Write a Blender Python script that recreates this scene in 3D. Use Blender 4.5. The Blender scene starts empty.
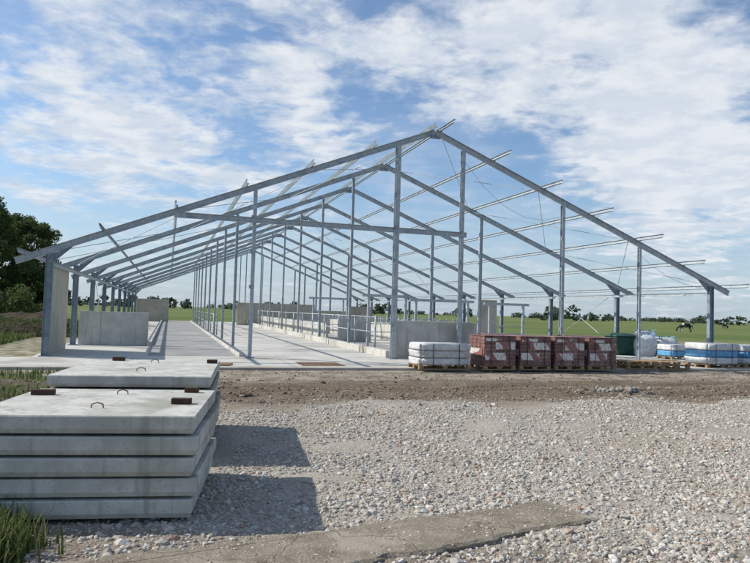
import bpy, math, random
import numpy as np
from mathutils import Vector, Matrix, noise as mn
random.seed(7); rng=np.random.default_rng(11)
sc=bpy.context.scene
TH=math.radians(17.25); C=math.cos(TH); S=math.sin(TH)
OX,OY=-9.88,20.0
W=24.95
U=Vector((C,S,0)); V=Vector((-S,C,0)); Z=Vector((0,0,1))
def P(u,v,z=0.0): return Vector((OX+u*C-v*S, OY+u*S+v*C, z))

# ---------------------------------------------------------------- materials
def new_mat(name):
    m=bpy.data.materials.new(name); m.use_nodes=True
    nt=m.node_tree; b=nt.nodes['Principled BSDF']
    return m,nt,b
class G:
    def __init__(s,nt): s.nt=nt
    def n(s,t,**k):
        x=s.nt.nodes.new(t)
        for a,b in k.items(): setattr(x,a,b)
        return x
    def put(s,sock,val):
        if isinstance(val,(int,float)): sock.default_value=val
        elif isinstance(val,(tuple,list)):
            if len(val)==3 and len(sock.default_value)==4: val=tuple(val)+(1,)
            sock.default_value=val
        else: s.nt.links.new(val,sock)
    def m(s,op,a,b=0.0,c=None,clamp=False):
        x=s.n('ShaderNodeMath',operation=op,use_clamp=clamp)
        s.put(x.inputs[0],a); s.put(x.inputs[1],b)
        if c is not None: s.put(x.inputs[2],c)
        return x.outputs[0]
    def mr(s,v,a,b,c=0.0,d=1.0,smooth=True):
        x=s.n('ShaderNodeMapRange',interpolation_type='SMOOTHSTEP' if smooth else 'LINEAR')
        for i,q in enumerate((v,a,b,c,d)): s.put(x.inputs[i],q)
        return x.outputs[0]
    def noise(s,vec,scale,detail=6,rough=.6,dist=0.0):
        x=s.n('ShaderNodeTexNoise'); 
        if vec is not None: s.put(x.inputs['Vector'],vec)
        x.inputs['Scale'].default_value=scale; x.inputs['Detail'].default_value=detail
        x.inputs['Roughness'].default_value=rough; x.inputs['Distortion'].default_value=dist
        return x.outputs['Fac']
    def mix(s,f,a,b,bt='MIX'):
        x=s.n('ShaderNodeMix',data_type='RGBA',blend_type=bt)
        s.put(x.inputs['Factor'],f)
        s.put(x.inputs[6],a); s.put(x.inputs[7],b)
        return x.outputs[2]
    def bump(s,h,strength,dist=0.02):
        x=s.n('ShaderNodeBump'); x.inputs['Strength'].default_value=strength
        x.inputs['Distance'].default_value=dist; s.put(x.inputs['Height'],h)
        return x.outputs[0]
    def obj(s): return s.n('ShaderNodeTexCoord').outputs['Object']
    def pos(s): return s.n('ShaderNodeNewGeometry').outputs['Position']

def simple(name,c1,c2,scale=6,rough=.8,bump=.2,metal=0.0,c3=None,detail=3,bd=.01,spec=.3,streak=None):
    m,nt,b=new_mat(name); g=G(nt); p=g.pos()
    n1=g.noise(p,scale,detail)
    col=g.mix(g.mr(n1,.35,.65),c1,c2)
    if c3 is not None:
        n2=g.noise(p,scale*.27,3,.65)
        col=g.mix(g.mr(n2,.50,.68),col,c3)
    if streak is not None:
        mp=g.n('ShaderNodeMapping'); mp.inputs['Scale'].default_value=(9,9,.7); nt.links.new(p,mp.inputs[0])
        n3=g.noise(mp.outputs[0],1.0,3)
        col=g.mix(g.mr(n3,.5,.72,0,.7),col,streak)
        n4=g.noise(p,45,1,.5)
        col=g.mix(g.mr(n4,.60,.70,0,.5),col,tuple(q*.55 for q in c1))
    nt.links.new(col,b.inputs['Base Color'])
    b.inputs['Roughness'].default_value=rough; b.inputs['Metallic'].default_value=metal
    b.inputs['Specular IOR Level'].default_value=spec
    if bump: nt.links.new(g.bump(g.noise(p,scale*6,3),bump,bd),b.inputs['Normal'])
    return m
M={}
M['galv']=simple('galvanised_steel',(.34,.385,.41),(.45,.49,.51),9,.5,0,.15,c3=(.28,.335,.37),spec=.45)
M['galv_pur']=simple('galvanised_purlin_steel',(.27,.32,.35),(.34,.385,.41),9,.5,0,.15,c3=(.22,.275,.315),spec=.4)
M['galv_dark']=simple('galvanised_steel_dark',(.18,.23,.27),(.25,.30,.34),9,.5,0,.15,c3=(.15,.20,.24),spec=.45)  # darker tone of the same galvanised steel, for columns and plates
M['conc']=simple('cast_concrete',(.55,.54,.50),(.46,.45,.41),2.2,.85,.25,c3=(.36,.345,.30),streak=(.33,.31,.27))
M['conc_beige']=simple('precast_wall_concrete',(.52,.475,.38),(.44,.405,.325),1.5,.85,.2,c3=(.37,.335,.265),streak=(.3,.28,.23))
M['slab']=simple('precast_panel_concrete',(.54,.535,.485),(.43,.425,.38),3.5,.85,.3,c3=(.31,.305,.255),streak=(.25,.25,.205))
M['slab_old']=simple('precast_panel_concrete_old',(.32,.315,.26),(.22,.215,.175),3.5,.9,.4,c3=(.15,.15,.12),streak=(.12,.12,.095))
M['wood']=simple('rough_timber',(.36,.25,.14),(.25,.17,.09),14,.8,.3)
M['wood_dark']=simple('dark_timber',(.085,.045,.03),(.05,.03,.022),20,.85,.4)
M['joint']=simple('joint_sealant',(.16,.15,.135),(.22,.21,.19),12,.9,0)
M['soil']=simple('dark_soil',(.075,.052,.034),(.042,.03,.02),3,.95,.9,c3=(.06,.065,.025),bd=.08)
M['plastic_white']=simple('white_wrap',(.70,.70,.68),(.52,.53,.53),7,.35,.5,bd=.03,spec=.5)
M['plastic_grey']=simple('grey_wrapped_board',(.60,.59,.57),(.46,.45,.44),9,.5,.4,bd=.02)
M['plastic_blue']=simple('blue_wrap',(.13,.36,.58),(.08,.27,.50),7,.35,.4,bd=.03,spec=.5)
M['green_tarp']=simple('green_tarpaulin',(.02,.09,.055),(.012,.05,.035),5,.5,.5,bd=.03)
M['strap']=simple('black_strap',(.03,.03,.03),(.05,.05,.05),20,.5,0)
M['bark']=simple('bark',(.11,.085,.06),(.06,.045,.03),8,.95,.6)
M['rust']=simple('rusty_plate',(.22,.13,.08),(.14,.085,.055),6,.85,.3)

def brick_mat():
    m,nt,b=new_mat('red_clay_brick'); g=G(nt); p=g.pos()
    col=g.mix(g.mr(g.noise(p,5,3),.35,.65),(.215,.105,.09),(.15,.075,.066))
    col=g.mix(g.mr(g.noise(p,1.7,3),.50,.65),col,(.31,.19,.165))
    nt.links.new(col,b.inputs['Base Color']); b.inputs['Roughness'].default_value=.55
    return m
M['brick']=brick_mat()
def label_mat():
    m,nt,b=new_mat('printed_wrap_label'); g=G(nt); p=g.pos()
    w=g.n('ShaderNodeTexWave',wave_type='BANDS',bands_direction='DIAGONAL'); w.inputs['Scale'].default_value=.62
    w.inputs['Distortion'].default_value=2.5; w.inputs['Detail'].default_value=2; w.inputs['Detail Scale'].default_value=3
    nt.links.new(p,w.inputs['Vector'])
    col=g.mix(g.mr(w.outputs['Fac'],.70,.76),(.68,.65,.62),(.26,.10,.085))
    col=g.mix(g.mr(g.noise(p,24,2),.54,.60),col,(.33,.24,.22))
    nt.links.new(col,b.inputs['Base Color']); b.inputs['Roughness'].default_value=.35
    nt.links.new(g.bump(g.noise(p,14,2),.4,.02),b.inputs['Normal'])
    return m
M['label']=label_mat()

def attr_mat(name,rough=.85,trans=0.0,bump=0.0,scale=30):
    m,nt,b=new_mat(name); g=G(nt)
    a=g.n('ShaderNodeAttribute',attribute_name='col')
    col=a.outputs['Color']
    if bump:
        n=g.noise(g.pos(),scale,1)
        col=g.mix(g.mr(n,.35,.7,0,.3),col,(.21,.18,.145))
    nt.links.new(col,b.inputs['Base Color']); b.inputs['Roughness'].default_value=rough
    b.inputs['Specular IOR Level'].default_value=.25
    if trans:
        t=g.n('ShaderNodeBsdfTranslucent'); nt.links.new(col,t.inputs[0])
        mx=g.n('ShaderNodeMixShader'); mx.inputs[0].default_value=trans
        nt.links.new(b.outputs[0],mx.inputs[1]); nt.links.new(t.outputs[0],mx.inputs[2])
        nt.links.new(mx.outputs[0],nt.nodes['Material Output'].inputs['Surface'])
    return m
M['leaf']=attr_mat('leaves',.65,.4)
M['grass']=attr_mat('grass_blades',.7,.3)
M['stone']=attr_mat('rubble_stones',.9,0,.5,45)

# ---------------------------------------------------------------- mesh helpers
class MB:
    def __init__(s): s.v=[]; s.f=[]
    def box(s,o,a,b,c):
        i=len(s.v); o=Vector(o)
        s.v+= [o,o+a,o+a+b,o+b,o+c,o+a+c,o+a+b+c,o+b+c]
        s.f+= [(i,i+3,i+2,i+1),(i+4,i+5,i+6,i+7),(i,i+1,i+5,i+4),(i+1,i+2,i+6,i+5),(i+2,i+3,i+7,i+6),(i+3,i,i+4,i+7)]
    def bbox(s,u0,u1,v0,v1,z0,z1):
        s.box(P(u0,v0,z0),U*(u1-u0),V*(v1-v0),Z*(z1-z0))
    def prof(s,p0,p1,pts,sx,ty):
        i=len(s.v); n=len(pts)
        for p in (p0,p1):
            for (x,y) in pts: s.v.append(p+sx*x+ty*y)
        s.f.append(tuple(i+k for k in range(n))[::-1]); s.f.append(tuple(i+n+k for k in range(n)))
        for k in range(n):
            k2=(k+1)%n; s.f.append((i+k,i+k2,i+n+k2,i+n+k))
    def ibeam(s,p0,p1,h,b,side,tf=.014,tw=.010):
        d=(p1-p0).normalized(); sx=(side-d*side.dot(d)).normalized(); ty=d.cross(sx)
        H=h/2;B=b/2;w=tw/2
        pts=[(-B,-H),(B,-H),(B,-H+tf),(w,-H+tf),(w,H-tf),(B,H-tf),(B,H),(-B,H),(-B,H-tf),(-w,H-tf),(-w,-H+tf),(-B,-H+tf)]
        s.prof(p0,p1,pts,sx,ty)
    def cbeam(s,p0,p1,h,b,side,t=.012):
        d=(p1-p0).normalized(); sx=(side-d*side.dot(d)).normalized(); ty=d.cross(sx)
        H=h/2;B=b/2
        pts=[(-B,-H),(B,-H),(B,-H+t),(-B+t,-H+t),(-B+t,H-t),(B,H-t),(B,H),(-B,H)]
        s.prof(p0,p1,pts,sx,ty)
    def tube(s,pts,rads,n=8):
        i=len(s.v); pts=[Vector(p) for p in pts]
        for k,p in enumerate(pts):
            d=(pts[min(k+1,len(pts)-1)]-pts[max(k-1,0)]).normalized()
            a=d.cross(Z).normalized() if abs(d.z)<=.9 else (Vector((1,0,0))-d*d.x).normalized()
            b=d.cross(a); r=rads[k] if isinstance(rads,(list,tuple)) else rads
            for q in range(n):
                t=2*math.pi*q/n; s.v.append(p+a*math.cos(t)*r+b*math.sin(t)*r)
        for k in range(len(pts)-1):
            for q in range(n):
                q2=(q+1)%n; s.f.append((i+k*n+q,i+k*n+q2,i+(k+1)*n+q2,i+(k+1)*n+q))
        s.f.append(tuple(i+q for q in range(n))[::-1]); L=i+(len(pts)-1)*n
        s.f.append(tuple(L+q for q in range(n)))
    def obj(s,name,mat,parent=None,bevel=0,smooth=False,segs=2):
        me=bpy.data.meshes.new(name); me.from_pydata([tuple(q) for q in s.v],[],s.f); me.update()
        o=bpy.data.objects.new(name,me); sc.collection.objects.link(o)
        if mat: me.materials.append(mat)
        if smooth: me.polygons.foreach_set('use_smooth',[True]*len(me.polygons))
        if bevel:
            b=o.modifiers.new('bevel','BEVEL'); b.width=bevel; b.segments=segs; b.limit_method='ANGLE'
        if parent: o.parent=parent
        return o
def empty(name):
    e=bpy.data.objects.new(name,None); sc.collection.objects.link(e); e.empty_display_size=.3; return e
def np_mesh(name,verts,faces,mat,cols=None,parent=None,smooth=False):
    me=bpy.data.meshes.new(name); nv=len(verts); nf,k=faces.shape
    me.vertices.add(nv); me.vertices.foreach_set('co',np.ascontiguousarray(verts,dtype=np.float32).ravel())
    me.loops.add(nf*k); me.loops.foreach_set('vertex_index',faces.astype(np.int32).ravel())
    me.polygons.add(nf); me.polygons.foreach_set('loop_start',(np.arange(nf)*k).astype(np.int32))
    try: me.polygons.foreach_set('loop_total',np.full(nf,k,dtype=np.int32))
    except Exception: pass
    me.update(calc_edges=True); me.validate()
    if cols is not None:
        a=me.color_attributes.new('col','FLOAT_COLOR','POINT')
        c=np.ones((nv,4),dtype=np.float32); c[:,:3]=cols; a.data.foreach_set('color',c.ravel())
    me.polygons.foreach_set('use_smooth',[smooth]*nf)
    me.materials.append(mat)
    o=bpy.data.objects.new(name,me); sc.collection.objects.link(o)
    if parent: o.parent=parent
    return o

# ---------------------------------------------------------------- ground
def uv_of(x,y): 
    dx=x-OX; dy=y-OY
    return dx*C+dy*S, -dx*S+dy*C
def sstep(a,b,x):
    t=min(1,max(0,(x-a)/(b-a))); return t*t*(3-2*t)
def gh(x,y):
    u,v=uv_of(x,y)
    k=1-sstep(-5.2,-3.9,v)
    if k<=0 or x>24 or x<-18: return 0.0
    e=1-sstep(14,22,abs(x)); 
    h=.05*mn.noise(Vector((x*.45,y*.45,0)))+.024*mn.noise(Vector((x*1.7,y*1.7,3)))
    band=sstep(-11.8,-10.2,v)*(1-sstep(-5.0,-4.2,v))
    wob=.25*mn.noise(Vector((u*.3,0,11)))
    h+=.07*math.exp(-((v+10.6+.8*mn.noise(Vector((u*.4,0,5))))/.6)**2)*(0.7+mn.noise(Vector((x*.8,y*.8,9))))
    for (vc_,ww,am) in ((-9.4,.2,-.05),(-9.0,.14,.03),(-7.6,.22,-.055),(-7.15,.15,.035),(-5.9,.2,-.03)):
        h+=am*math.exp(-((v-vc_-wob)/ww)**2)*(.7+.6*mn.noise(Vector((u*.9,vc_,2))))
    h+=band*(.03*mn.noise(Vector((u*1.2,v*4,8)))+.02*mn.noise(Vector((x*5,y*5,4))))
    return h*k*e
def axis(lo,hi,step,far):
    a=list(np.arange(lo,hi,step)); g=step; x=hi; r=[]
    while x<far: r.append(x); g*=1.35; x+=g
    r.append(far); l=[]; x=lo-step; g=step
    while x>-far: l.append(x); g*=1.35; x-=g
    l.append(-far)
    return l[::-1]+a+r
xs=axis(-13,18,.12,3500); ys=axis(2.5,22.5,.10,3500)
vv=np.array([(x,y,gh(x,y)) for y in ys for x in xs]); nx=len(xs); ny=len(ys)
ii=np.arange(nx*ny).reshape(ny,nx)
ff=np.stack([ii[:-1,:-1],ii[:-1,1:],ii[1:,1:],ii[1:,:-1]],-1).reshape(-1,4)
m,nt,b=new_mat('ground_surface'); g=G(nt); p=g.pos()
sep=g.n('ShaderNodeSeparateXYZ'); nt.links.new(p,sep.inputs[0]); X,Y=sep.outputs[0],sep.outputs[1]
dx=g.m('SUBTRACT',X,OX); dy=g.m('SUBTRACT',Y,OY)
uu=g.m('ADD',g.m('MULTIPLY',dx,C),g.m('MULTIPLY',dy,S)); vc=g.m('ADD',g.m('MULTIPLY',dx,-S),g.m('MULTIPLY',dy,C))
cmb=g.n('ShaderNodeCombineXYZ'); g.put(cmb.inputs[0],g.m('MULTIPLY',uu,.2)); g.put(cmb.inputs[1],g.m('MULTIPLY',vc,1.5))
tracks=g.noise(cmb.outputs[0],1.3,5,.65,.5)
nbig=g.noise(p,.35,2); nmid=g.noise(p,2.2,4,.65); nfine=g.noise(p,22,3,.7)
dirt=g.mix(g.mr(nmid,.3,.7),(.19,.145,.10),(.27,.225,.17))
dirt=g.mix(g.mr(tracks,.40,.60),dirt,(.125,.092,.062))
dirt=g.mix(g.mr(tracks,.28,.40,.8,0),dirt,(.33,.29,.235))
dirt=g.mix(g.mr(vc,-7.5,-6.3,.5,0),dirt,(.12,.085,.057))
dirt=g.mix(g.m('MULTIPLY',g.mr(vc,-6.8,-5.8),g.mr(nmid,.38,.58,.85,.15)),dirt,(.38,.34,.285))
dirt=g.mix(g.mr(nfine,.52,.68,0,.6),dirt,(.36,.32,.26))
vo=g.n('ShaderNodeTexVoronoi'); vo.inputs['Scale'].default_value=40; nt.links.new(p,vo.inputs['Vector'])
gr=g.mix(g.mr(nmid,.3,.7),(.33,.295,.24),(.43,.395,.335))
hs=g.n('ShaderNodeSeparateColor'); nt.links.new(vo.outputs['Color'],hs.inputs[0])
gr=g.mix(g.mr(hs.outputs[0],.0,1.,0,.8,False),gr,(.50,.465,.41))
gr=g.mix(g.mr(vo.outputs['Distance'],.35,.75,0,.6),gr,(.18,.15,.115))
gr=g.mix(g.mr(nbig,.50,.60,0,.55),gr,(.30,.25,.185))
vb=g.m('ADD',vc,g.m('MULTIPLY',g.m('SUBTRACT',nbig,.5),2.5)); 
mg=g.mr(g.m('ADD',vb,g.m('MULTIPLY',g.m('SUBTRACT',nfine,.5),1.4)),-10.9,-10.2,1,0)
mg=g.m('MULTIPLY',mg,g.mr(g.m('ADD',Y,g.m('MULTIPLY',nmid,1.0)),5.2,5.9,.35,1))
col=g.mix(mg,dirt,gr)
far=g.mr(g.m('ADD',Y,g.m('MULTIPLY',nbig,30)),62,74)
lf=g.m('MULTIPLY',g.mr(g.m('ADD',uu,g.m('MULTIPLY',nbig,2)),-2.2,-1.2,1,0),g.mr(g.m('ADD',vc,g.m('MULTIPLY',nmid,3)),3.5,5))
wd=g.m('MULTIPLY',g.m('MULTIPLY',g.mr(X,-7.,-4.5,1,0),g.mr(nmid,.50,.58)),g.mr(Y,6,8,.2,.85))
mgr=g.m('MAXIMUM',g.m('MAXIMUM',far,lf),wd)
ng=g.noise(p,.02,3); 
mpf=g.n('ShaderNodeMapping'); mpf.inputs['Scale'].default_value=(.004,.03,1); nt.links.new(p,mpf.inputs[0])
nfb=g.noise(mpf.outputs[0],1.0,3)
grc=g.mix(g.mr(ng,.35,.65),(.10,.145,.035),(.155,.19,.055))
grc=g.mix(g.mr(nfb,.45,.62),grc,(.20,.21,.085))
grc=g.mix(g.mr(nfine,.3,.7,0,.6),grc,(.06,.095,.025))
ds=g.m('MULTIPLY',g.mr(X,-6.5,-3.5,1,0),g.mr(vc,-4.0,-5.0))
col=g.mix(g.m('MULTIPLY',ds,g.mr(nmid,.35,.6,.3,.9)),col,(.075,.055,.038))
col=g.mix(mgr,col,grc)
nt.links.new(col,b.inputs['Base Color']); b.inputs['Roughness'].default_value=.95; b.inputs['Specular IOR Level'].default_value=.15
bh=g.m('ADD',g.m('MULTIPLY',nmid,.6),g.m('MULTIPLY',nfine,.4))
nt.links.new(g.bump(bh,1.0,.06),b.inputs['Normal'])
np_mesh('ground',vv,ff,m,smooth=True)

# ---------------------------------------------------------------- gravel rubble (one object)
import bmesh
bm=bmesh.new(); bmesh.ops.create_icosphere(bm,subdivisions=1,radius=1.0)
iv=np.array([v.co[:] for v in bm.verts]); iff=np.array([[v.index for v in f.verts] for f in bm.faces]); bm.free()
def rocks(name,pts,sizes,cols,flat=(.45,.8)):
    n=len(pts); nv=len(iv)
    jit=1+rng.uniform(-.28,.28,(n,nv,1)); v=iv[None]*jit
    sc3=np.stack([rng.uniform(.7,1.35,n),rng.uniform(.6,1.1,n),rng.uniform(flat[0],flat[1],n)],-1)
    v=v*sc3[:,None,:]*sizes[:,None,None]
    a=rng.uniform(0,2*np.pi,n); t=rng.uniform(-.5,.5,n)
    ct,st=np.cos(t)[:,None],np.sin(t)[:,None]
    y=v[:,:,1]*ct-v[:,:,2]*st; z=v[:,:,1]*st+v[:,:,2]*ct; v=np.stack([v[:,:,0],y,z],-1)
    ca,sa=np.cos(a)[:,None],np.sin(a)[:,None]
    x=v[:,:,0]*ca-v[:,:,1]*sa; y=v[:,:,0]*sa+v[:,:,1]*ca
    v=np.stack([x,y,v[:,:,2]],-1)+pts[:,None,:]
    f=iff[None]+(np.arange(n)*nv)[:,None,None]
    return np_mesh(name,v.reshape(-1,3),f.reshape(-1,3),M['stone'],np.repeat(cols,nv,axis=0))
pal=np.array([(.51,.47,.405),(.44,.405,.345),(.56,.53,.475),(.38,.34,.285),(.49,.44,.37),(.43,.335,.27),(.61,.585,.54),(.43,.425,.40),(.34,.23,.18)])
pw=np.array([.2,.18,.15,.12,.13,.06,.07,.07,.02])
out=[(-3.4,3.35),(-2.3,4.16),(-1.5,4.60),(-.98,4.80),(-.6,5.0),(-.29,5.12),(.35,5.5),(1.0,5.78),(1.616,6.13),(1.78,5.85),(1.93,5.61),(1.2,5.2),(.52,4.78),(.15,4.6),(-.11,4.42),(-.8,4.1),(-1.7,3.35)]
def inpoly(x,y,poly):
    c=False; j=len(poly)-1
    for i in range(len(poly)):
        xi,yi=poly[i]; xj,yj=poly[j]
        if (yi>y)!=(yj>y) and x<(xj-xi)*(y-yi)/(yj-yi)+xi: c=not c
        j=i
    return c
pp=[];ss=[]
tries=0
while len(pp)<72000 and tries<400000:
    tries+=1
    y=3.6+ (17-3.6)*random.random()**1.25; hw=y*.64+1.0
    x=random.uniform(-hw,hw)
    u,v=uv_of(x,y)
    if x<-1.6 and x> -4.2 and 5.5<y<9.3: continue
    edge=-10.6+1.1*mn.noise(Vector((x*.5,y*.5,2)))
    d=1.0 if v<edge else max(0,.35-.2*(v-edge))
    nn_=mn.noise(Vector((x*.9,y*.9,7)))
    d*= .60+1.0*nn_+.5*mn.noise(Vector((x*3,y*3,1)))
    if x<-4.5: d*=.3
    if y<5.6 and x<2.2: d*=.45
    if v>-4.2: continue
    inp=inpoly(x,y,out)
    if inp: d*=.12
    if random.random()>d: continue
    s=min(.046,.007+random.expovariate(1/.0068)); 
    if v>edge: s*=.7
    z=gh(x,y)
    if inp: s=min(s,.015); z=max(z,.03)+.003
    pp.append((x,y,z+s*.12)); ss.append(s)
pp=np.array(pp); ss=np.array(ss); cc=pal[rng.choice(len(pal),len(pp),p=pw)]*rng.uniform(.75,1.12,(len(pp),1))
rocks('gravel',pp,ss,cc)
q=[];s2=[]
while len(q)<10000:
    u=random.uniform(-4,32); v=random.uniform(-10.4,-2.7); w_=P(u,v)
    if abs(w_.x)>w_.y*.62+1: continue
    dd=.25+ (.7 if v<-7.5 else .0)+.6*mn.noise(Vector((w_.x*1.5,w_.y*1.5,3)))
    if v>-3.55: dd*=.35*(1-(v+3.55)/.9)
    elif v>-3.75: continue
    if random.random()>dd: continue
    s=min(.06,.008+random.expovariate(1/.010)); z=gh(w_.x,w_.y)
    if v>-3.55: s=min(s*.5,.018); z=.07
    q.append((w_.x,w_.y,z+s*.1)); s2.append(s)
dpal=np.array([(.20,.155,.11),(.15,.11,.075),(.27,.225,.17),(.38,.345,.29),(.11,.08,.055)])
rocks('soil_clods',np.array(q),np.array(s2),dpal[rng.choice(5,len(q),p=[.3,.25,.2,.12,.13])])
q=[];s2=[]
for k in range(60):
    x=random.gauss(5.8,.4); y=random.gauss(15.7,.25); s=random.uniform(.03,.10); q.append((x,y,gh(x,y)+s*.3)); s2.append(s)
rocks('rubble_pile',np.array(q),np.array(s2),pal[rng.choice(len(pal),60,p=pw)]*.55,(.6,.9))

# ---------------------------------------------------------------- concrete strip in the foreground
def rough_outline(pl,step,amp):
    r=[]
    for i in range(len(pl)):
        a=Vector(pl[i]+(0,)); b_=Vector(pl[(i+1)%len(pl)]+(0,)); n=max(1,int((b_-a).length/step))
        for k in range(n):
            q_=a.lerp(b_,k/n); r.append((q_.x+amp*mn.noise(q_*6)*1.5+amp*mn.noise(q_*19),q_.y+amp*mn.noise(q_*6+Vector((5,5,5)))*1.5+amp*mn.noise(q_*17)))
    return r
ro=rough_outline(out,.07,.03)
bm=bmesh.new()
lo=[bm.verts.new((x,y,-.06)) for x,y in ro]; md=[bm.verts.new((x,y,.018+.02*mn.noise(Vector((x*7,y*7,0))))) for x,y in ro]
up=[]
for k,(x,y) in enumerate(ro):
    x0,y0=ro[k-1]; x1,y1=ro[(k+1)%len(ro)]; t=Vector((x1-x0,y1-y0)).normalized(); nrm=Vector((-t.y,t.x))
    c_=Vector((x,y))+nrm*.03
    if not inpoly(c_.x,c_.y,ro): c_=Vector((x,y))-nrm*.03
    up.append(bm.verts.new((c_.x,c_.y,.036)))
n=len(ro)
for k in range(n):
    k2=(k+1)%n; bm.faces.new((lo[k],lo[k2],md[k2],md[k])); bm.faces.new((md[k],md[k2],up[k2],up[k]))
bm.faces.new(up)
bmesh.ops.recalc_face_normals(bm,faces=bm.faces[:])
me=bpy.data.meshes.new('concrete_path'); bm.to_mesh(me); bm.free()
def path_mat():
    m,nt,b=new_mat('dusty_old_concrete'); g=G(nt); p=g.pos()
    col=g.mix(g.mr(g.noise(p,4,5,.65),.35,.65),(.25,.215,.165),(.18,.15,.112))
    col=g.mix(g.mr(g.noise(p,1.3,4,.6),.5,.62),col,(.33,.29,.23))
    col=g.mix(g.mr(g.noise(p,70,2,.6),.55,.66,0,.8),col,(.40,.365,.31))
    vo=g.n('ShaderNodeTexVoronoi',feature='DISTANCE_TO_EDGE'); vo.inputs['Scale'].default_value=.8
    wn=g.n('ShaderNodeTexNoise'); wn.inputs['Scale'].default_value=5; nt.links.new(p,wn.inputs['Vector'])
    vm=g.n('ShaderNodeVectorMath',operation='ADD'); nt.links.new(p,vm.inputs[0])
    v2=g.n('ShaderNodeVectorMath',operation='SCALE'); nt.links.new(wn.outputs['Color'],v2.inputs[0]); v2.inputs['Scale'].default_value=.25
    nt.links.new(v2.outputs[0],vm.inputs[1]); nt.links.new(vm.outputs[0],vo.inputs['Vector'])
    cr=g.mr(vo.outputs['Distance'],.0,.007,.6,0)
    col=g.mix(cr,col,(.09,.07,.05))
    nt.links.new(col,b.inputs['Base Color']); b.inputs['Roughness'].default_value=.95; b.inputs['Specular IOR Level'].default_value=.15
    h=g.m('SUBTRACT',g.m('ADD',g.noise(p,9,5,.7),g.m('MULTIPLY',g.noise(p,80,2),.3)),g.m('MULTIPLY',cr,.3))
    nt.links.new(g.bump(h,.8,.02),b.inputs['Normal']); return m
me.materials.append(path_mat()); ob=bpy.data.objects.new('concrete_path',me); sc.collection.objects.link(ob)

# ---------------------------------------------------------------- barn floor / apron
def floor_mat():
    m,nt,b=new_mat('floor_concrete'); g=G(nt); p=g.pos()
    sep=g.n('ShaderNodeSeparateXYZ'); nt.links.new(p,sep.inputs[0])
    vc=g.m('ADD',g.m('MULTIPLY',g.m('SUBTRACT',sep.outputs[0],OX),-S),g.m('MULTIPLY',g.m('SUBTRACT',sep.outputs[1],OY),C))
    n1=g.noise(p,1.6,5,.6); n2=g.noise(p,.45,3,.6)
    col=g.mix(g.mr(n1,.35,.65),(.55,.535,.49),(.46,.45,.41))
    col=g.mix(g.mr(n2,.5,.66),col,(.37,.35,.31))
    dirt=g.m('MULTIPLY',g.mr(g.m('ADD',vc,g.m('MULTIPLY',n1,2.5)),-2.9,-1.2,1,0),g.mr(n1,.3,.6,.4,.95))
    col=g.mix(dirt,col,(.27,.22,.165))
    nt.links.new(col,b.inputs['Base Color']); b.inputs['Roughness'].default_value=.85; b.inputs['Specular IOR Level'].default_value=.25
    return m
M['floor']=floor_mat()
M['lane']=simple('lane_concrete',(.32,.32,.305),(.25,.25,.245),1.2,.8,.15,c3=(.37,.35,.32))
mb=MB(); mb.bbox(-1.6,33,-3.6,-.25,-.1,.07); mb.bbox(-.35,25.4,-.24,55,-.1,.075)
mb.obj('concrete_floor',M['floor'],bevel=.01)
def sheet(mb,u0,u1,v0,v1,z):
    i=len(mb.v); mb.v+=[P(u0,v0,z),P(u1,v0,z),P(u1,v1,z),P(u0,v1,z)]; mb.f.append((i,i+1,i+2,i+3))
mb=MB()
sheet(mb,2.9,5.75,.6,53,.079); sheet(mb,12.0,14.0,.6,50,.079); sheet(mb,19,22,.6,50,.079)
mb.obj('slurry_lane',M['lane'])
mb=MB()
for v in np.arange(4.5,54,4.5): sheet(mb,6.05,10.9,v,v+.02,.0785)
for u in (2.5,7.0,11.5,16,20.5): sheet(mb,u,u+.02,-3.55,-.3,.074)
mb.obj('expansion_joints',M['joint'])
mb=MB(); mb.bbox(5.8,6.0,.4,53,.075,.19); mb.bbox(2.7,2.88,6.5,53,.075,.22); mb.bbox(10.95,11.2,.4,42,.075,.33)
mb.obj('concrete_kerb',M['conc'],bevel=.01)
mb=MB(); sheet(mb,7.3,8.6,-3.0,-1.6,.0755); mb.obj('rusty_cover_plate',M['rust'])

# ---------------------------------------------------------------- steel frame of the barn
barn=empty('barn_steel_frame')
E=3.2; SL=.4
def rz(u): return E+SL*(u if u<W/2 else W-u)
col=MB(); raf=MB(); thin=MB(); pur=MB(); plates=MB(); rods=MB()
FR=[6.0*i for i in range(10)]
for i,v in enumerate(FR):
    z0=.08
    hc=.22 if i==0 else .2
    for u in (0,W):
        col.ibeam(P(u,v,z0),P(u,v,E-.02),hc,.16,V)
        plates.bbox(u-.17,u+.17,v-.13,v+.13,.077,.1)
    a=P(-.95,v,E-.95*SL+.10); b2=P(W/2-.006,v,rz(W/2)+.10); raf.ibeam(a,b2,.2,.11,V)
    a=P(W+.95,v,E-.95*SL+.10); b2=P(W/2+.006,v,rz(W/2)+.10); raf.ibeam(a,b2,.2,.11,V)
    for (u,sg) in ((0,1),(W,-1)):
        t=.012; LL=.62
        A=P(u+sg*.11,v-t/2,E-.25); B_=P(u+sg*.11,v-t/2,E+.02); C_=P(u+sg*LL,v-t/2,rz(u+sg*LL)-.005)
        k=len(plates.v); plates.v+=[A,B_,C_,A+V*t,B_+V*t,C_+V*t]
        plates.f+=[(k,k+1,k+2),(k+5,k+4,k+3),(k,k+3,k+4,k+1),(k+1,k+4,k+5,k+2),(k+2,k+5,k+3,k)]
        plates.box(P(u+sg*.11,v-.05,E-.26),(C_-A),V*.1,Z*.01)
    plates.box(P(W/2-.2,v-.02,rz(W/2)-.14),U*.4,V*.04,Z*.14)
    if i>0:
        for u in (6.1,11.08,17.35):
            thin.ibeam(P(u,v,.08),P(u,v,rz(u)-.01),.11 if u<17 else .16,.09,V,.01,.008)
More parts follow.
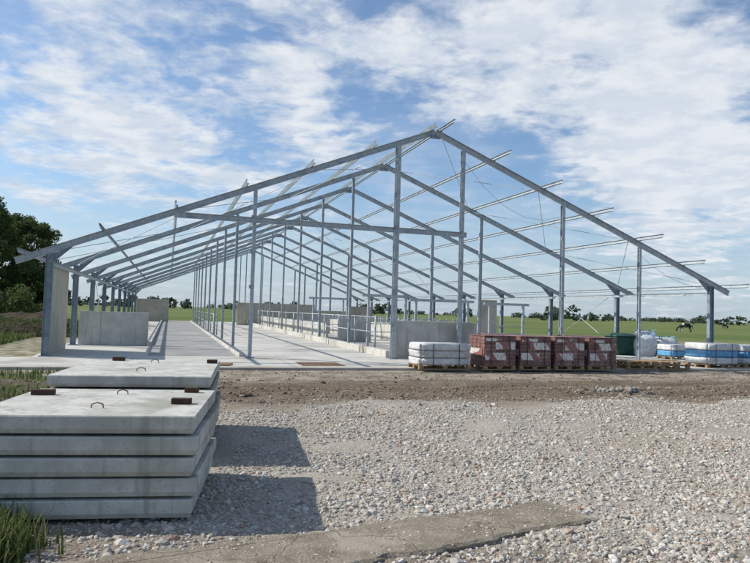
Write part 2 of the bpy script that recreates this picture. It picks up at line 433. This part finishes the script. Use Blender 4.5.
for u,w in ((6.1,.14),(11.08,.20),(13.6,.16),(17.85,.15),(21.4,.13)):
    thin.ibeam(P(u,0,.08),P(u,0,rz(u)-.01),w,w*.8,U,.012,.009)
    plates.bbox(u-.15,u+.15,-.14,.14,.077,.1)
    z=1.2
    while z<rz(u)-.3:
        plates.bbox(u-w/2-.05,u-w/2,-.17,-.07,z,z+.12); z+=1.15
thin.ibeam(P(13.6,54,.08),P(13.6,54,rz(13.6)-.01),.13,.1,U,.012,.009)
raf.ibeam(P(3.55,-.12,4.62),P(13.75,-.12,4.60),.18,.1,V)
npur=6
for side in (0,1):
    for k in range(npur+1):
        d=-.75+ (W/2-.2+.75)*k/npur
        u=d if side==0 else W-d
        z=E+SL*d+.10+.11+.085
        sd=U if side==0 else -U
        tilt=(sd*1+Z*SL).normalized()
        vs=(-.45 if side==0 else -1.15)-random.uniform(0,.2)
        for j in range(9):
            v0=(vs if j==0 else 6*j-.25); v1=6*(j+1)+.25
            dz=.0 if j%2==0 else .004
            pur.cbeam(P(u,v0,z+dz),P(u,v1,z+dz),.15 if j%2==0 else .14,.055,tilt,.008)
        for v in FR: plates.box(P(u+.035,v-.05,z-.11),U*.012,V*.1,Z*.12)
def rod(a,b_,r=.012): rods.tube([a,b_],r,6)
def cable(a,b_,sag,r=.010):
    rods.tube([a.lerp(b_,t)-Z*sag*4*t*(1-t) for t in (0,.2,.4,.6,.8,1)],r,5)
for (v0,v1) in ((0,6),(24,30),(48,54)):
    for side in (0,1):
        f=(lambda d:d) if side==0 else (lambda d:W-d)
        for d0,d1 in ((0,4.1),(4.1,8.2),(8.2,12.2)):
            rod(P(f(d0),v0,E+SL*d0+.03),P(f(d1),v1,E+SL*d1+.03)); rod(P(f(d1),v0,E+SL*d1+.0),P(f(d0),v1,E+SL*d0+.0))
rod(P(W,6.1,.3),P(W,11.9,3.1)); rod(P(W+.03,11.9,.3),P(W+.03,6.1,3.1))
rod(P(0,12.1,.3),P(0,17.9,3.1)); rod(P(0.03,17.9,.3),P(0.03,12.1,3.1))
rod(P(.0,0,2.95),P(6.1,0,4.6),.009)
cable(P(13.6,0,7.4),P(17.85,0,5.6),.9,.007); cable(P(21.4,0,4.3),P(W,0,3.1),.35,.007)
for u in (0.13,W-.13):
    thin.cbeam(P(u,0.1,2.85),P(u,53.9,2.85),.12,.05,U,.008)
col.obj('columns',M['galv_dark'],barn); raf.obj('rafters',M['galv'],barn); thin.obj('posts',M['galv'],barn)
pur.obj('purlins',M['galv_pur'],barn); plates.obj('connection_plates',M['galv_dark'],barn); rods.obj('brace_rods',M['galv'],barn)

# ---------------------------------------------------------------- concrete walls
def wall(u0,u1,v0,v1,h,mat='conc'):
    mb=MB()
    L=max(u1-u0,v1-v0); n=max(1,round(L/3.0)); z0=.078
    for k in range(n):
        if u1-u0>v1-v0:
            a=u0+(u1-u0)*k/n; b_=u0+(u1-u0)*(k+1)/n-.012; mb.bbox(a,b_,v0,v1,z0,z0+h)
        else:
            a=v0+(v1-v0)*k/n; b_=v0+(v1-v0)*(k+1)/n-.012; mb.bbox(u0,u1,a,b_,z0,z0+h)
    return mb.obj('concrete_wall',M[mat],bevel=.012)
wall(.15,2.75,6.25,6.4,1.33)
wall(-.07,.07,.2,3.6,2.85,'conc_beige')
wall(.3,3.5,50,50.15,2.3,'conc_beige')
wall(9.7,17.3,42.2,42.35,2.15,'conc_beige')
wall(11.25,14.3,.2,.36,1.33)
wall(14.3,14.45,.38,9,1.2)
wall(12.2,14.0,12.2,12.35,1.25)
wall(14.7,17.1,9.2,9.35,1.25,'conc_beige')
wall(11.9,12.05,14,41,.95)
wall(15.4,15.55,12.5,40,1.0)
wall(17.6,24.6,20.2,20.35,1.05,'conc_beige')
wall(21.4,22.6,14.2,14.35,2.55,'conc_beige')
wall(16.3,18.3,26.2,26.35,2.0,'conc_beige')
wall(19,24.7,50.2,50.35,1.6,'conc_beige')
wall(12.4,14.6,24.2,24.35,1.2)
wall(.08,.2,12.2,50,.9)
def railing(u,v0,v1,step,h):
    e=MB(); v=v0
    while v<=v1+.01:
        e.tube([P(u,v,.078),P(u,v,h)],.035,6); v+=step
    e.tube([P(u,v0,h-.05),P(u,v1,h-.05)],.025,6); e.tube([P(u,v0,h-.65),P(u,v1,h-.65)],.025,6)
    e.obj('feed_barrier',M['galv'],smooth=True)
railing(11.35,3.0,39,3.0,1.55); railing(6.25,18.0,51,3.0,1.3)
def stalls(u,v0,n):
    e=MB()
    for k in range(n):
        v=v0+k*1.25
        e.tube([P(u,v,.078),P(u,v,1.35)],.035,6)
        e.tube([P(u,v,1.2),P(u-1.3,v,1.2),P(u-1.6,v,1.05),P(u-1.6,v,.75),P(u-1.3,v,.6),P(u,v,.6)],.025,6)
    e.obj('stall_divider_row',M['galv'],smooth=True)
stalls(17.2,10.5,20); stalls(24.3,22,18)
def gate(u0,u1,v,h):
    e=empty('steel_gate_frame'); a=MB()
    a.bbox(u0-.05,u0+.05,v-.05,v+.05,.078,h); a.bbox(u1-.05,u1+.05,v-.05,v+.05,.078,h)
    a.obj('posts',M['galv'],e); a=MB(); a.bbox(u0-.3,u1+.3,v-.045,v+.045,h+.002,h+.12); a.obj('lintel',M['galv'],e)
    a=MB()
    for z in (.5,.85,1.2): a.tube([P(u0+.06,v,z),P(u1-.06,v,z)],.022,6)
    a.obj('gate_rails',M['galv'],e,smooth=True)
gate(11.7,13.4,5.2,2.35); gate(14.3,16.9,6.3,2.25); gate(12.0,13.9,18,2.4); gate(18.2,20,6.6,2.2)

# ---------------------------------------------------------------- slab stacks
def slab_stack(corner,rot,w,d,n,th,gap,mats,blocks,z=.07):
    e=empty('concrete_slab_stack')
    a=math.radians(rot)
    ux=Vector((math.cos(a),math.sin(a),0)); uy=Vector((-math.sin(a),math.cos(a),0)); c=Vector(corner)
    sp=MB(); zb=z
    for k in range(n):
        j=Vector((random.uniform(-.03,.03),random.uniform(-.03,.03),0)); jr=random.uniform(-.008,.008)
        vx=(ux+uy*jr).normalized(); vy=(uy-ux*jr).normalized()
        o=c+j-vx*w+Z*z
        ins=.022; bm=bmesh.new()
        def rim(zz,insv,chip):
            r=[]
            N=22
            cor=[(0,0),(w,0),(w,d),(0,d)]
            for s_ in range(4):
                x0,y0=cor[s_]; x1,y1=cor[(s_+1)%4]
                for t in range(N):
                    f=t/N; x=x0+(x1-x0)*f; y=y0+(y1-y0)*f
                    q_=o+vx*x+vy*y
                    ch=insv+max(0,mn.noise(Vector((q_.x*9,q_.y*9,k*3+zz*5)))-.35)*chip
                    x+= ch*(1 if x<=1e-6 else (-1 if x>=w-1e-6 else 0)); y+= ch*(1 if y<=1e-6 else (-1 if y>=d-1e-6 else 0))
                    r.append(bm.verts.new(o+vx*x+vy*y+Z*zz))
            return r
        rs_=[rim(0,ins,0),rim(th*.28,0,.03),rim(th*.93,0,.03),rim(th,.008,.06)]
        N4=len(rs_[0])
        for a_ in range(3):
            for t in range(N4):
                t2=(t+1)%N4; bm.faces.new((rs_[a_][t],rs_[a_][t2],rs_[a_+1][t2],rs_[a_+1][t]))
        bm.faces.new(rs_[0][::-1]); bm.faces.new(rs_[3])
        me=bpy.data.meshes.new('slab'); bm.to_mesh(me); bm.free(); me.materials.append(mats[k%len(mats)])
        ob=bpy.data.objects.new('slab_%d'%(k+1),me); sc.collection.objects.link(ob); ob.parent=e
        z+=th
        if k<n-1:
            for (fx,fy) in ((.12,.12),(.88,.12),(.12,.82),(.88,.82)):
                sp.box(c-ux*w*(1-fx)+uy*d*fy+Z*(z+.001)-ux*.07-uy*.04,ux*.14,uy*.08,Z*(gap-.002))
            z+=gap
    for (fx,fy) in ((.12,.12),(.88,.12),(.12,.82),(.88,.82)):
        sp.box(c-ux*w*(1-fx)+uy*d*fy-ux*.09-uy*.05-Z*.03,ux*.18,uy*.1,Z*(zb+.028))
    sp.obj('timber_spacers',M['wood_dark'],e)
    for (fx,fy,l,ang) in blocks:
        mb=MB(); t=a+ang; bx=Vector((math.cos(t),math.sin(t),0)); by=Vector((-math.sin(t),math.cos(t),0))
        mb.box(c-ux*w*(1-fx)+uy*d*fy-bx*l/2-by*.04+Z*(z+.001),bx*l,by*.08,Z*.05)
        mb.obj('timber_block',M['wood_dark'],e,bevel=.004)
    # lifting loops cast into the top panel
    lp=MB()
    for (fx,fy) in ((.5,.25),(.5,.78)):
        q_=c-ux*w*(1-fx)+uy*d*fy+Z*z
        lp.tube([q_-ux*.05-Z*.01,q_-ux*.045+Z*.03,q_+Z*.045,q_+ux*.045+Z*.03,q_+ux*.05-Z*.01],.006,6)
    lp.obj('lifting_loops',M['rust'],e,smooth=True)
    return e
slab_stack((-1.36,5.22,0),8,1.72,1.68,5,.14,.022,[M['slab']],[(.10,.72,.2,.1),(.87,.42,.17,.0),(.86,.9,.13,-.1)],z=.05)
slab_stack((-1.78,7.45,0),11,1.72,2.3,6,.125,.02,[M['slab_old'],M['slab']],[(.2,.9,.16,0),(.94,.8,.14,0)])

# ---------------------------------------------------------------- pallets of material
def pallet_base(e,o,ux,uy,w,d):
    mb=MB()
    for k in range(3): mb.box(o+uy*(d-.1)*k/2+Z*0,ux*w,uy*.1,Z*.022)
    for k in range(3):
        for j in range(3): mb.box(o+uy*(d-.1)*k/2+ux*(w-.14)*j/2+Z*.023,ux*.14,uy*.1,Z*.075)
    for k in range(6): mb.box(o+ux*(w-.12)*k/5+Z*.099,ux*.12,uy*d,Z*.02)
    mb.obj('timber_pallet',M['wood'],e)
def frame(rot):
    a=math.radians(rot); return Vector((math.cos(a),math.sin(a),0)),Vector((-math.sin(a),math.cos(a),0))
def brick_pallet(x,y,rot,w=1.08,d=1.0,h=.88):
    e=empty('brick_pallet'); ux,uy=frame(rot); o=Vector((x,y,.072))-ux*w/2
    pallet_base(e,o,ux,uy,w,d); z=.12; mb=MB(); nl=8; lh=(h)/nl
    for l in range(nl):
        nb=5; off=(l%2)*.012
        for k in range(nb):
            for r in range(4):
                j=random.uniform(-.006,.006)
                mb.box(o+ux*(off*.5+w*k/nb+.003)+uy*(d*r/4+.005+j)+Z*(z+l*lh+.002),ux*(w/nb-.008),uy*(d/4-.012),Z*(lh-.007))
    mb.obj('bricks',M['brick'],e,bevel=.003,segs=1)
    r_=random.random
    for (z0,hh,a0,a1) in ((z+.20*h,.22,.03,.60+.1*r_()),(z+.56*h,.22,.25+.1*r_(),.97),(z+.84*h,.09,.05,.55)):
        lb=MB(); lb.box(o+ux*w*a0-uy*.014+Z*z0,ux*w*(a1-a0),uy*.006,Z*hh); lb.obj('label_sheet',M['label'],e)
    lb=MB(); lb.box(o-ux*.014+uy*.1+Z*(z+.35*h),ux*.006,uy*(d-.2),Z*.2); lb.obj('label_sheet_side',M['label'],e)
    top=MB(); top.box(o-ux*.01-uy*.01+Z*(z+h+.001),ux*(w+.02),uy*(d+.02),Z*.025); top.obj('top_cover',M['brick'],e,bevel=.01)
    st=MB()
    for fx in (.22,.78): st.box(o+ux*w*fx-uy*.02+Z*z,ux*.02,uy*.003,Z*(h+.03))
    st.obj('straps',M['strap'],e)
for k in range(4):
    brick_pallet(3.83+k*1.17,19.95+k*.40,19+random.uniform(-2,2))
brick_pallet(4.3,21.5,19); brick_pallet(7.2,22.45,19)

def wrapped(name,x,y,rot,w,d,h,mats,z0=.072,rows=1,nx_=1,pal_=True,lump=.03):
    e=empty(name); ux,uy=frame(rot); o=Vector((x,y,z0))-ux*w/2; z=0
    if pal_: pallet_base(e,o,ux,uy,w,d); z=.12
    for r in range(rows):
        for k in range(nx_):
            bm=bmesh.new(); bmesh.ops.create_cube(bm,size=1.0)
            bmesh.ops.bevel(bm,geom=bm.edges[:],offset=.05,segments=2,affect='EDGES')
            bmesh.ops.subdivide_edges(bm,edges=bm.edges[:],cuts=3,use_grid_fill=True)
            ww=w/nx_-.02; hh=(h-z)/rows-.006
            cc_=o+ux*(w*(k+.5)/nx_)+uy*d/2+Z*(z+(r+.5)*((h-z)/rows))
            for v in bm.verts:
                q=v.co.copy(); nn=mn.noise(Vector((q.x*3+x*7+k*3,q.y*3+r*5,q.z*3+y)))
                q2=q*(1+lump*nn*2)
                v.co=cc_+ux*q2.x*ww+uy*q2.y*d+Z*max(-.5,q2.z)*hh
            me=bpy.data.meshes.new('pack'); bm.to_mesh(me); bm.free(); me.materials.append(mats[(r+k)%len(mats)])
            me.polygons.foreach_set('use_smooth',[True]*len(me.polygons))
            ob=bpy.data.objects.new('pack_%d_%d'%(r+1,k+1),me); sc.collection.objects.link(ob); ob.parent=e
    st=MB()
    for fx in (.25,.75): st.box(o+ux*w*fx-uy*.03+Z*z,ux*.02,uy*.003,Z*(h-z))
    st.obj('straps',M['strap'],e)
    return e
wrapped('wrapped_panel_pack',2.15,19.5,17,1.65,1.0,.76,[M['plastic_white'],M['plastic_grey'],M['plastic_white']],rows=3,lump=.025)
wrapped('insulation_pack',12.55,23.7,19,1.5,1.1,.86,[M['plastic_white'],M['plastic_blue'],M['plastic_white']],rows=3)
wrapped('insulation_pack',14.3,24.4,19,1.5,1.1,.80,[M['plastic_white'],M['plastic_blue']],rows=3)
wrapped('insulation_pack',13.0,28.0,19,.9,.9,.62,[M['plastic_blue'],M['plastic_white']],rows=2,nx_=1)
wrapped('insulation_pack',15.2,27.5,10,1.6,1.0,.55,[M['plastic_white'],M['slab_old']],rows=2)
def big_bag(x,y,r,h):
    e=empty('bulk_bag'); mb=MB(); n=24; rings=16
    for k in range(rings+1):
        t=k/rings; z=.072+h*t; rr=r*(1+.12*math.sin(math.pi*t))*(1 if t<.85 else 1-1.9*(t-.85))
        if k==0: rr*=.93
        for q_ in range(n):
            an=2*math.pi*q_/n; sq=1/max(abs(math.cos(an)),abs(math.sin(an)))**.55
            rn=rr*sq*(1+.14*mn.noise(Vector((math.cos(an)*2+x,math.sin(an)*2,z*3))))
            mb.v.append(Vector((x+rn*math.cos(an),y+rn*math.sin(an),z+.05*t*mn.noise(Vector((an,z*4,x))))))
    for k in range(rings):
        for q_ in range(n):
            q2=(q_+1)%n; mb.f.append((k*n+q_,k*n+q2,(k+1)*n+q2,(k+1)*n+q_))
    mb.f.append(tuple(range(rings*n,rings*n+n)))
    mb.obj('bag',M['plastic_white'],e,smooth=True)
    lp=MB()
    for (sx,sy) in ((1,1),(1,-1),(-1,1),(-1,-1)):
        bx,by=x+sx*r*.7,y+sy*r*.7
        lp.tube([(bx,by,h-.03),(bx+.05*sx,by,h+.14),(bx-.1*sx,by-.1*sy,h+.12),(bx-.15*sx,by-.1*sy,h-.02)],.02,6)
    lp.obj('lifting_loops',M['plastic_blue'],e,smooth=True)
big_bag(12.35,30.2,.45,.95); big_bag(13.4,30.5,.46,.85); big_bag(12.9,31.4,.44,1.1)
def bin_():
    e=empty('green_waste_bin'); ux,uy=frame(17); o=Vector((10.95,29.8,.09)); mb=MB()
    w,d,h=1.15,.9,.82
    b0=[o+ux*.12+uy*.1,o+ux*(w-.12)+uy*.1,o+ux*(w-.12)+uy*(d-.1),o+ux*.12+uy*(d-.1)]
    t0=[o+Z*h,o+ux*w+Z*h,o+ux*w+uy*d+Z*h,o+uy*d+Z*h]
    mb.v=b0+t0; mb.f=[(3,2,1,0),(0,1,5,4),(1,2,6,5),(2,3,7,6),(3,0,4,7),(4,5,6,7)]
    mb.obj('body',M['green_tarp'],e,bevel=.04)
    mb=MB(); A=o-ux*.04-uy*.04+Z*(h+.003)
    mb.v=[A,A+ux*(w+.08),A+ux*(w+.08)+uy*(d+.08),A+uy*(d+.08),A+Z*.05+ux*.0,A+ux*(w+.08)+Z*.05,A+ux*w+uy*(d*.6)+Z*.16,A+ux*.08+uy*(d*.6)+Z*.16]
    mb.f=[(3,2,1,0),(0,1,5,4),(4,5,6,7),(7,6,2,3),(1,2,6,5),(0,4,7,3)]
    mb.obj('lid',M['green_tarp'],e,bevel=.02)
bin_()
def empty_pallet_stack(x,y,rot,n,w=1.2,d=1.0):
    e=empty('wooden_pallet'); ux,uy=frame(rot)
    for k in range(n):
        o=Vector((x,y,.072+k*.125))-ux*w/2; pallet_base(e,o+ux*random.uniform(-.04,.04),ux,uy,w,d)
empty_pallet_stack(8.95,22.0,17,2); empty_pallet_stack(10.25,22.35,20,2)
mb=MB()
for k in range(3): mb.box(P(4.0+k*.06,-3.1+k*.16,.072),U*1.2+V*.05*k,V*.12,Z*.045)
mb.obj('timber_planks',M['wood'])

# ---------------------------------------------------------------- vegetation
def leaves(centers,radii,n,size,c_lo,c_hi,squash=.8):
    centers=np.array(centers); radii=np.array(radii)
    w=radii**2; w=w/w.sum(); k=rng.choice(len(centers),n,p=w)
    d=rng.normal(size=(n,3)); d/=np.linalg.norm(d,axis=1,keepdims=True)
    r=rng.uniform(.3,1.3,n)**.6
    pos=centers[k]+d*(radii[k]*r)[:,None]*np.array([1,1,squash])
    a=rng.normal(size=(n,3)); a/=np.linalg.norm(a,axis=1,keepdims=True)
    b_=np.cross(a,rng.normal(size=(n,3))); b_/=np.linalg.norm(b_,axis=1,keepdims=True)
    s=size*rng.uniform(.6,1.3,n)[:,None]
    v=np.stack([pos-a*s,pos-b_*s*.5,pos+a*s,pos+b_*s*.5],1).reshape(-1,3)
    v[:,2]=np.maximum(v[:,2],.01)
    f=np.arange(n*4).reshape(-1,4)
    br=rng.uniform(0,1,(len(centers),1))[k]*.5+rng.uniform(0,1,(n,1))*.5
    c=np.array(c_lo)*(1-br)+np.array(c_hi)*br
    return v,f,np.repeat(c,4,axis=0)
def tree(x,y,h,r,n=22000,name='tree',size=.10,lo=(.035,.06,.018),hi=(.11,.155,.045)):
    e=empty(name); tr=MB()
    tr.tube([(x,y,-.1),(x+.1,y,h*.2),(x-.05,y+.1,h*.45),(x,y,h*.85)],[h*.03,h*.022,h*.015,h*.004],8)
    cs=[];rs=[]
    for k in range(95):
        t=random.uniform(.10,1.0); zz=h*t; prof=math.sin(math.pi*min(1,(t*.80+.16)))**.7
        a=random.uniform(0,6.28); rr=r*prof*random.uniform(.25,1.1)
        c=(x+rr*math.cos(a),y+rr*math.sin(a),min(zz,h-.3)); cs.append(c); rs.append(r*random.uniform(.10,.27))
        if k%4==0: tr.tube([(x,y,zz*.7),((x+c[0])/2,(y+c[1])/2,zz*.88),c],[h*.010,h*.006,h*.002],5)
    tr.obj('trunk_and_limbs',M['bark'],e,smooth=True)
    v,f,c=leaves(cs,rs,n,size,lo,hi); np_mesh('foliage',v,f,M['leaf'],c,e)
tree(-29.3,47,10.6,3.1,26000); tree(-26.3,45,8.0,2.3); tree(-27.0,52,8.0,2.5); tree(-33.5,50,11,3.2); tree(-30.0,56,9,2.6)
cs=[];rs=[]
for k in range(110):
    x=random.uniform(-36,-21.0); cs.append((x,41+random.uniform(-1.5,4)+(x+30)*-.3,random.uniform(.3,2.2))); rs.append(random.uniform(.35,.9))
v,f,c=leaves(cs,rs,26000,.10,(.04,.065,.018),(.125,.165,.05)); np_mesh('hedge',v,f,M['leaf'],c)
cs=[];rs=[]
def clump(x0,x1,y,h,n):
    for _ in range(n):
        x=random.uniform(x0,x1); hh=h*random.uniform(.5,1); 
        for z in np.arange(hh*.25,hh,hh*.3): cs.append((x+random.uniform(-2,2),y+random.uniform(-8,8),z)); rs.append(hh*random.uniform(.22,.4))
clump(86,104,330,7.5,9); clump(50,62,420,6,6); clump(125,150,420,5,8); clump(-10,20,500,8,14)
clump(-230,-120,420,8,40); clump(205,260,430,6,14); clump(165,190,520,5,7); clump(-110,-60,520,8,14)
for k in range(300):
    a=random.uniform(-.9,.9); R=random.uniform(800,1100); hh=random.uniform(3,8); 
    if mn.noise(Vector((a*9,0,0)))<-.15: continue
    cs.append((R*math.sin(a),R*math.cos(a),hh*.3)); rs.append(hh)
v,f,c=leaves(cs,rs,36000,1.3,(.06,.085,.06),(.10,.13,.085),.55); np_mesh('distant_trees',v,f,M['leaf'],c)
mb=MB(); nn=60
for j in range(nn+1):
    for i in range(nn+1):
        a=-1+2*i/nn; b_=-1+2*j/nn; r=math.hypot(a,b_)
        h=max(0,1-r*r)**.8*1.0; x=-20.5+a*7.5; y=35+b_*3.2
        h=h*(1+.6*mn.noise(Vector((x*.6,y*.6,1))))+((.16*mn.noise(Vector((x*2,y*2,4)))+.08*mn.noise(Vector((x*6,y*6,4)))) if r<.95 else 0)-.03
        mb.v.append(Vector((x,y,h)))
for j in range(nn):
    for i in range(nn): k=j*(nn+1)+i; mb.f.append((k,k+1,k+nn+2,k+nn+1))
mb.obj('soil_mound',M['soil'])

def grass(name,pts,hmin,hmax,lo=(.05,.085,.018),hi=(.14,.18,.055),wd=.006):
    pts=np.array(pts); n=len(pts); h=rng.uniform(hmin,hmax,n)[:,None]
    a=rng.uniform(0,6.28,n); d=np.stack([np.cos(a),np.sin(a),0*a],-1); s=np.stack([-np.sin(a),np.cos(a),0*a],-1)
    w=(wd*rng.uniform(.6,1.6,n))[:,None]; b_=rng.uniform(.1,.7,n)[:,None]; up=np.array([0,0,1.])
    p1=pts+up*h*.5+d*h*b_*.2; p2=pts+up*h*(1-b_*.35)+d*h*b_*.75
    v=np.stack([pts-s*w,pts+s*w,p1+s*w*.8,p1-s*w*.8,p2+s*w*.15,p2-s*w*.15],1).reshape(-1,3)
    base=np.arange(n)[:,None]*6; f=np.concatenate([base+np.array([[0,1,2,3]]),base+np.array([[3,2,4,5]])],0)
    t=rng.uniform(0,1,(n,1)); c=np.array(lo)*(1-t)+np.array(hi)*t
    dry=rng.uniform(0,1,(n,1))<.12; c=np.where(dry,np.array([[.26,.22,.11]]),c)
    np_mesh(name,v,f,M['grass'],np.repeat(c,6,axis=0))
pts=[]
for k in range(4200):
    x=random.gauss(-3.15,.25); y=random.gauss(4.8,.35); 
    if x>-2.55 and y>4.75: continue
    pts.append((x,y,gh(x,y)))
for k in range(2600):
    x=random.gauss(-2.62,.16); y=random.gauss(4.45,.2); pts.append((x,y,gh(x,y)))
grass('weeds',pts,.06,.28)
pts=[]
for k in range(13000):
    x=random.uniform(-14,-4.4); y=random.uniform(7,17.5)
    if mn.noise(Vector((x*.8,y*.8,12)))<.05: continue
    if uv_of(x,y)[1]>-3.8: continue
    pts.append((x,y,gh(x,y)))
grass('grass_tufts',pts,.04,.2,wd=.01)
pts=[]
for k in range(26000):
    x=random.uniform(-30,-12.0); y=random.uniform(24,34); u,v=uv_of(x,y)
    if u>-2.6 or v<3.5: continue
    pts.append((x,y,0))
for k in range(9000):
    a_=random.uniform(0,6.28); r_=random.uniform(.5,1.05)
    x=-20.5+math.cos(a_)*7.5*r_; y=35+math.sin(a_)*3.2*r_; pts.append((x,y,max(0,(1-r_*r_))**.8*.9))
grass('meadow_grass',pts,.08,.35,wd=.018)

# ---------------------------------------------------------------- cows
def cow_mat(seed):
    m,nt,b=new_mat('cow_hide_%d'%seed); g=G(nt); p=g.obj(); 
    mp=g.n('ShaderNodeMapping'); mp.inputs['Location'].default_value=(seed*3.1,seed,0); nt.links.new(p,mp.inputs[0])
    nt.links.new(g.mix(g.mr(g.noise(mp.outputs[0],1.6,2,.4),.56,.59),(.02,.017,.015),(.6,.57,.52)),b.inputs['Base Color']); b.inputs['Roughness'].default_value=.8
    return m
def cow(x,y,rot,seed,graze=False):
    V_=[];E_=[];R_=[]
    def a(p,r,par=None):
        V_.append(p); R_.append(r); 
        if par is not None: E_.append((par,len(V_)-1))
        return len(V_)-1
    pel=a((-.7,0,1.15),.30); mid=a((-.1,0,1.08),.40,pel); ch=a((.5,0,1.1),.34,mid)
    if graze: nk=a((.95,0,.85),.18,ch); hd=a((1.2,0,.45),.15,nk); mz=a((1.32,0,.14),.09,hd)
    else: nk=a((.95,0,1.4),.18,ch); hd=a((1.2,0,1.5),.15,nk); mz=a((1.52,0,1.35),.09,hd)
    a((V_[hd][0]-.03,.2,V_[hd][2]+.08),.035,hd); a((V_[hd][0]-.03,-.2,V_[hd][2]+.08),.035,hd)
    for s_ in (-1,1):
        k=a((-.75,.2*s_,.85),.17,pel); k=a((-.62,.22*s_,.66),.10,k); k=a((-.85,.22*s_,.45),.065,k); k=a((-.82,.22*s_,.08),.05,k); a((-.76,.22*s_,.03),.055,k)
        k=a((.5,.2*s_,.75),.12,ch); k=a((.52,.2*s_,.42),.065,k); k=a((.5,.2*s_,.08),.048,k); a((.55,.2*s_,.03),.055,k)
    t=a((-1.02,0,1.25),.05,pel); t=a((-1.1,0,.9),.03,t); a((-1.1,0,.5),.045,t)
    a((-.35,0,.72),.13,mid)
    me=bpy.data.meshes.new('cow'); me.from_pydata(V_,E_,[]); ob=bpy.data.objects.new('cow',me); sc.collection.objects.link(ob)
    sk=ob.modifiers.new('skin','SKIN')
    for i,r in enumerate(R_): me.skin_vertices[0].data[i].radius=(r,r)
    me.skin_vertices[0].data[0].use_root=True
    sb=ob.modifiers.new('sub','SUBSURF'); sb.levels=2; sb.render_levels=2
    me.materials.append(cow_mat(seed)); ob.location=(x,y,0); ob.rotation_euler=(0,0,math.radians(rot))
cow(48.5,103,170,1,True); cow(93,175,30,5,True)

# ---------------------------------------------------------------- world + sun
EL=math.radians(38); sd=Vector((-1,.13,0)).normalized()
az=math.atan2(sd.x,sd.y)
w=bpy.data.worlds.new('World'); sc.world=w; w.use_nodes=True; nt=w.node_tree; g=G(nt)
bg=nt.nodes['Background']; sky=g.n('ShaderNodeTexSky',sky_type='NISHITA'); sky.sun_disc=False
sky.sun_elevation=EL; sky.sun_rotation=az%(2*math.pi); sky.air_density=1.0; sky.dust_density=1.0; sky.ozone_density=1.6
tc=g.n('ShaderNodeTexCoord').outputs['Generated']
sp=g.n('ShaderNodeSeparateXYZ'); nt.links.new(tc,sp.inputs[0])
zz=g.m('ADD',g.m('MAXIMUM',sp.outputs[2],0),.13)
cb=g.n('ShaderNodeCombineXYZ'); g.put(cb.inputs[0],g.m('DIVIDE',sp.outputs[0],zz)); g.put(cb.inputs[1],g.m('DIVIDE',sp.outputs[1],zz))
n1=g.noise(cb.outputs[0],2.6,8,.60,.25); n2=g.noise(cb.outputs[0],12,3,.6,.2)
n3=g.noise(cb.outputs[0],.9,1,.5)
blobs=[((-.074,.938,.339),.15,.24),((.295,.878,.377),.24,.24),((.139,.922,.361),.14,.16),((.424,.862,.28),.20,.15),((-.345,.90,.268),.22,.17),
((.387,.898,.206),.13,.14),((-.421,.85,.316),.16,.12),((-.20,.94,.176),.16,.13),((.46,.88,.122),.2,.10),((-.20,.93,.30),.07,-.12),((.10,.97,.25),.11,-.06),((-.25,.84,.46),.16,.12),((.33,.93,.15),.08,-.06)]
bias=None
for c,r,a in blobs:
    vm=g.n('ShaderNodeVectorMath',operation='DISTANCE'); nt.links.new(tc,vm.inputs[0]); vm.inputs[1].default_value=c
    t=g.mr(vm.outputs['Value'],0,r*1.5,a,0)
    bias=t if bias is None else g.m('ADD',bias,t)
dens=g.m('ADD',g.m('ADD',n1,bias),g.m('MULTIPLY',g.m('SUBTRACT',n2,.5),.30))
dens=g.m('ADD',dens,g.m('MULTIPLY',g.m('SUBTRACT',n3,.5),.3))
mask=g.mr(dens,.54,.82,0,.93)
veil=g.mr(n1,.34,.70,.04,.34)
mask=g.m('MAXIMUM',mask,veil)
shade=g.mr(dens,.60,1.0)
shade2=g.mr(g.noise(cb.outputs[0],5.5,4,.6),.40,.62)
ccol=g.mix(shade2,(6.0,6.8,7.9),(8.6,8.8,9.1))
ccol=g.mix(g.m('MULTIPLY',shade,.5),ccol,(7.9,8.3,8.8))
skc=g.mix(1.0,sky.outputs[0],(1.05,1.25,1.42),'MULTIPLY')
hz=g.mr(sp.outputs[2],0.0,.22,.66,0)
skc=g.mix(hz,skc,(5.0,6.1,7.3))
fin=g.mix(mask,skc,ccol)
nt.links.new(fin,bg.inputs[0]); bg.inputs[1].default_value=.1
L=bpy.data.lights.new('sun','SUN'); L.energy=5.0; L.angle=math.radians(.5); L.color=(1,.945,.85)
so=bpy.data.objects.new('sun',L); sc.collection.objects.link(so)
sdir=Vector((sd.x*math.cos(EL),sd.y*math.cos(EL),math.sin(EL))); so.rotation_euler=sdir.to_track_quat('Z','Y').to_euler(); so.location=(0,0,50)

# ---------------------------------------------------------------- camera
cd=bpy.data.cameras.new('camera'); cd.sensor_width=36; cd.lens=31.68; cd.clip_end=8000; cd.clip_start=.05
co=bpy.data.objects.new('camera',cd); sc.collection.objects.link(co); co.location=(0,0,1.7)
co.rotation_euler=(Matrix.Rotation(math.radians(92.65),3,'X')@Matrix.Rotation(math.radians(1.7),3,'Z')).to_euler()
sc.camera=co
sc.view_settings.view_transform='Standard'; sc.view_settings.look='None'; sc.view_settings.exposure=0; sc.view_settings.gamma=1
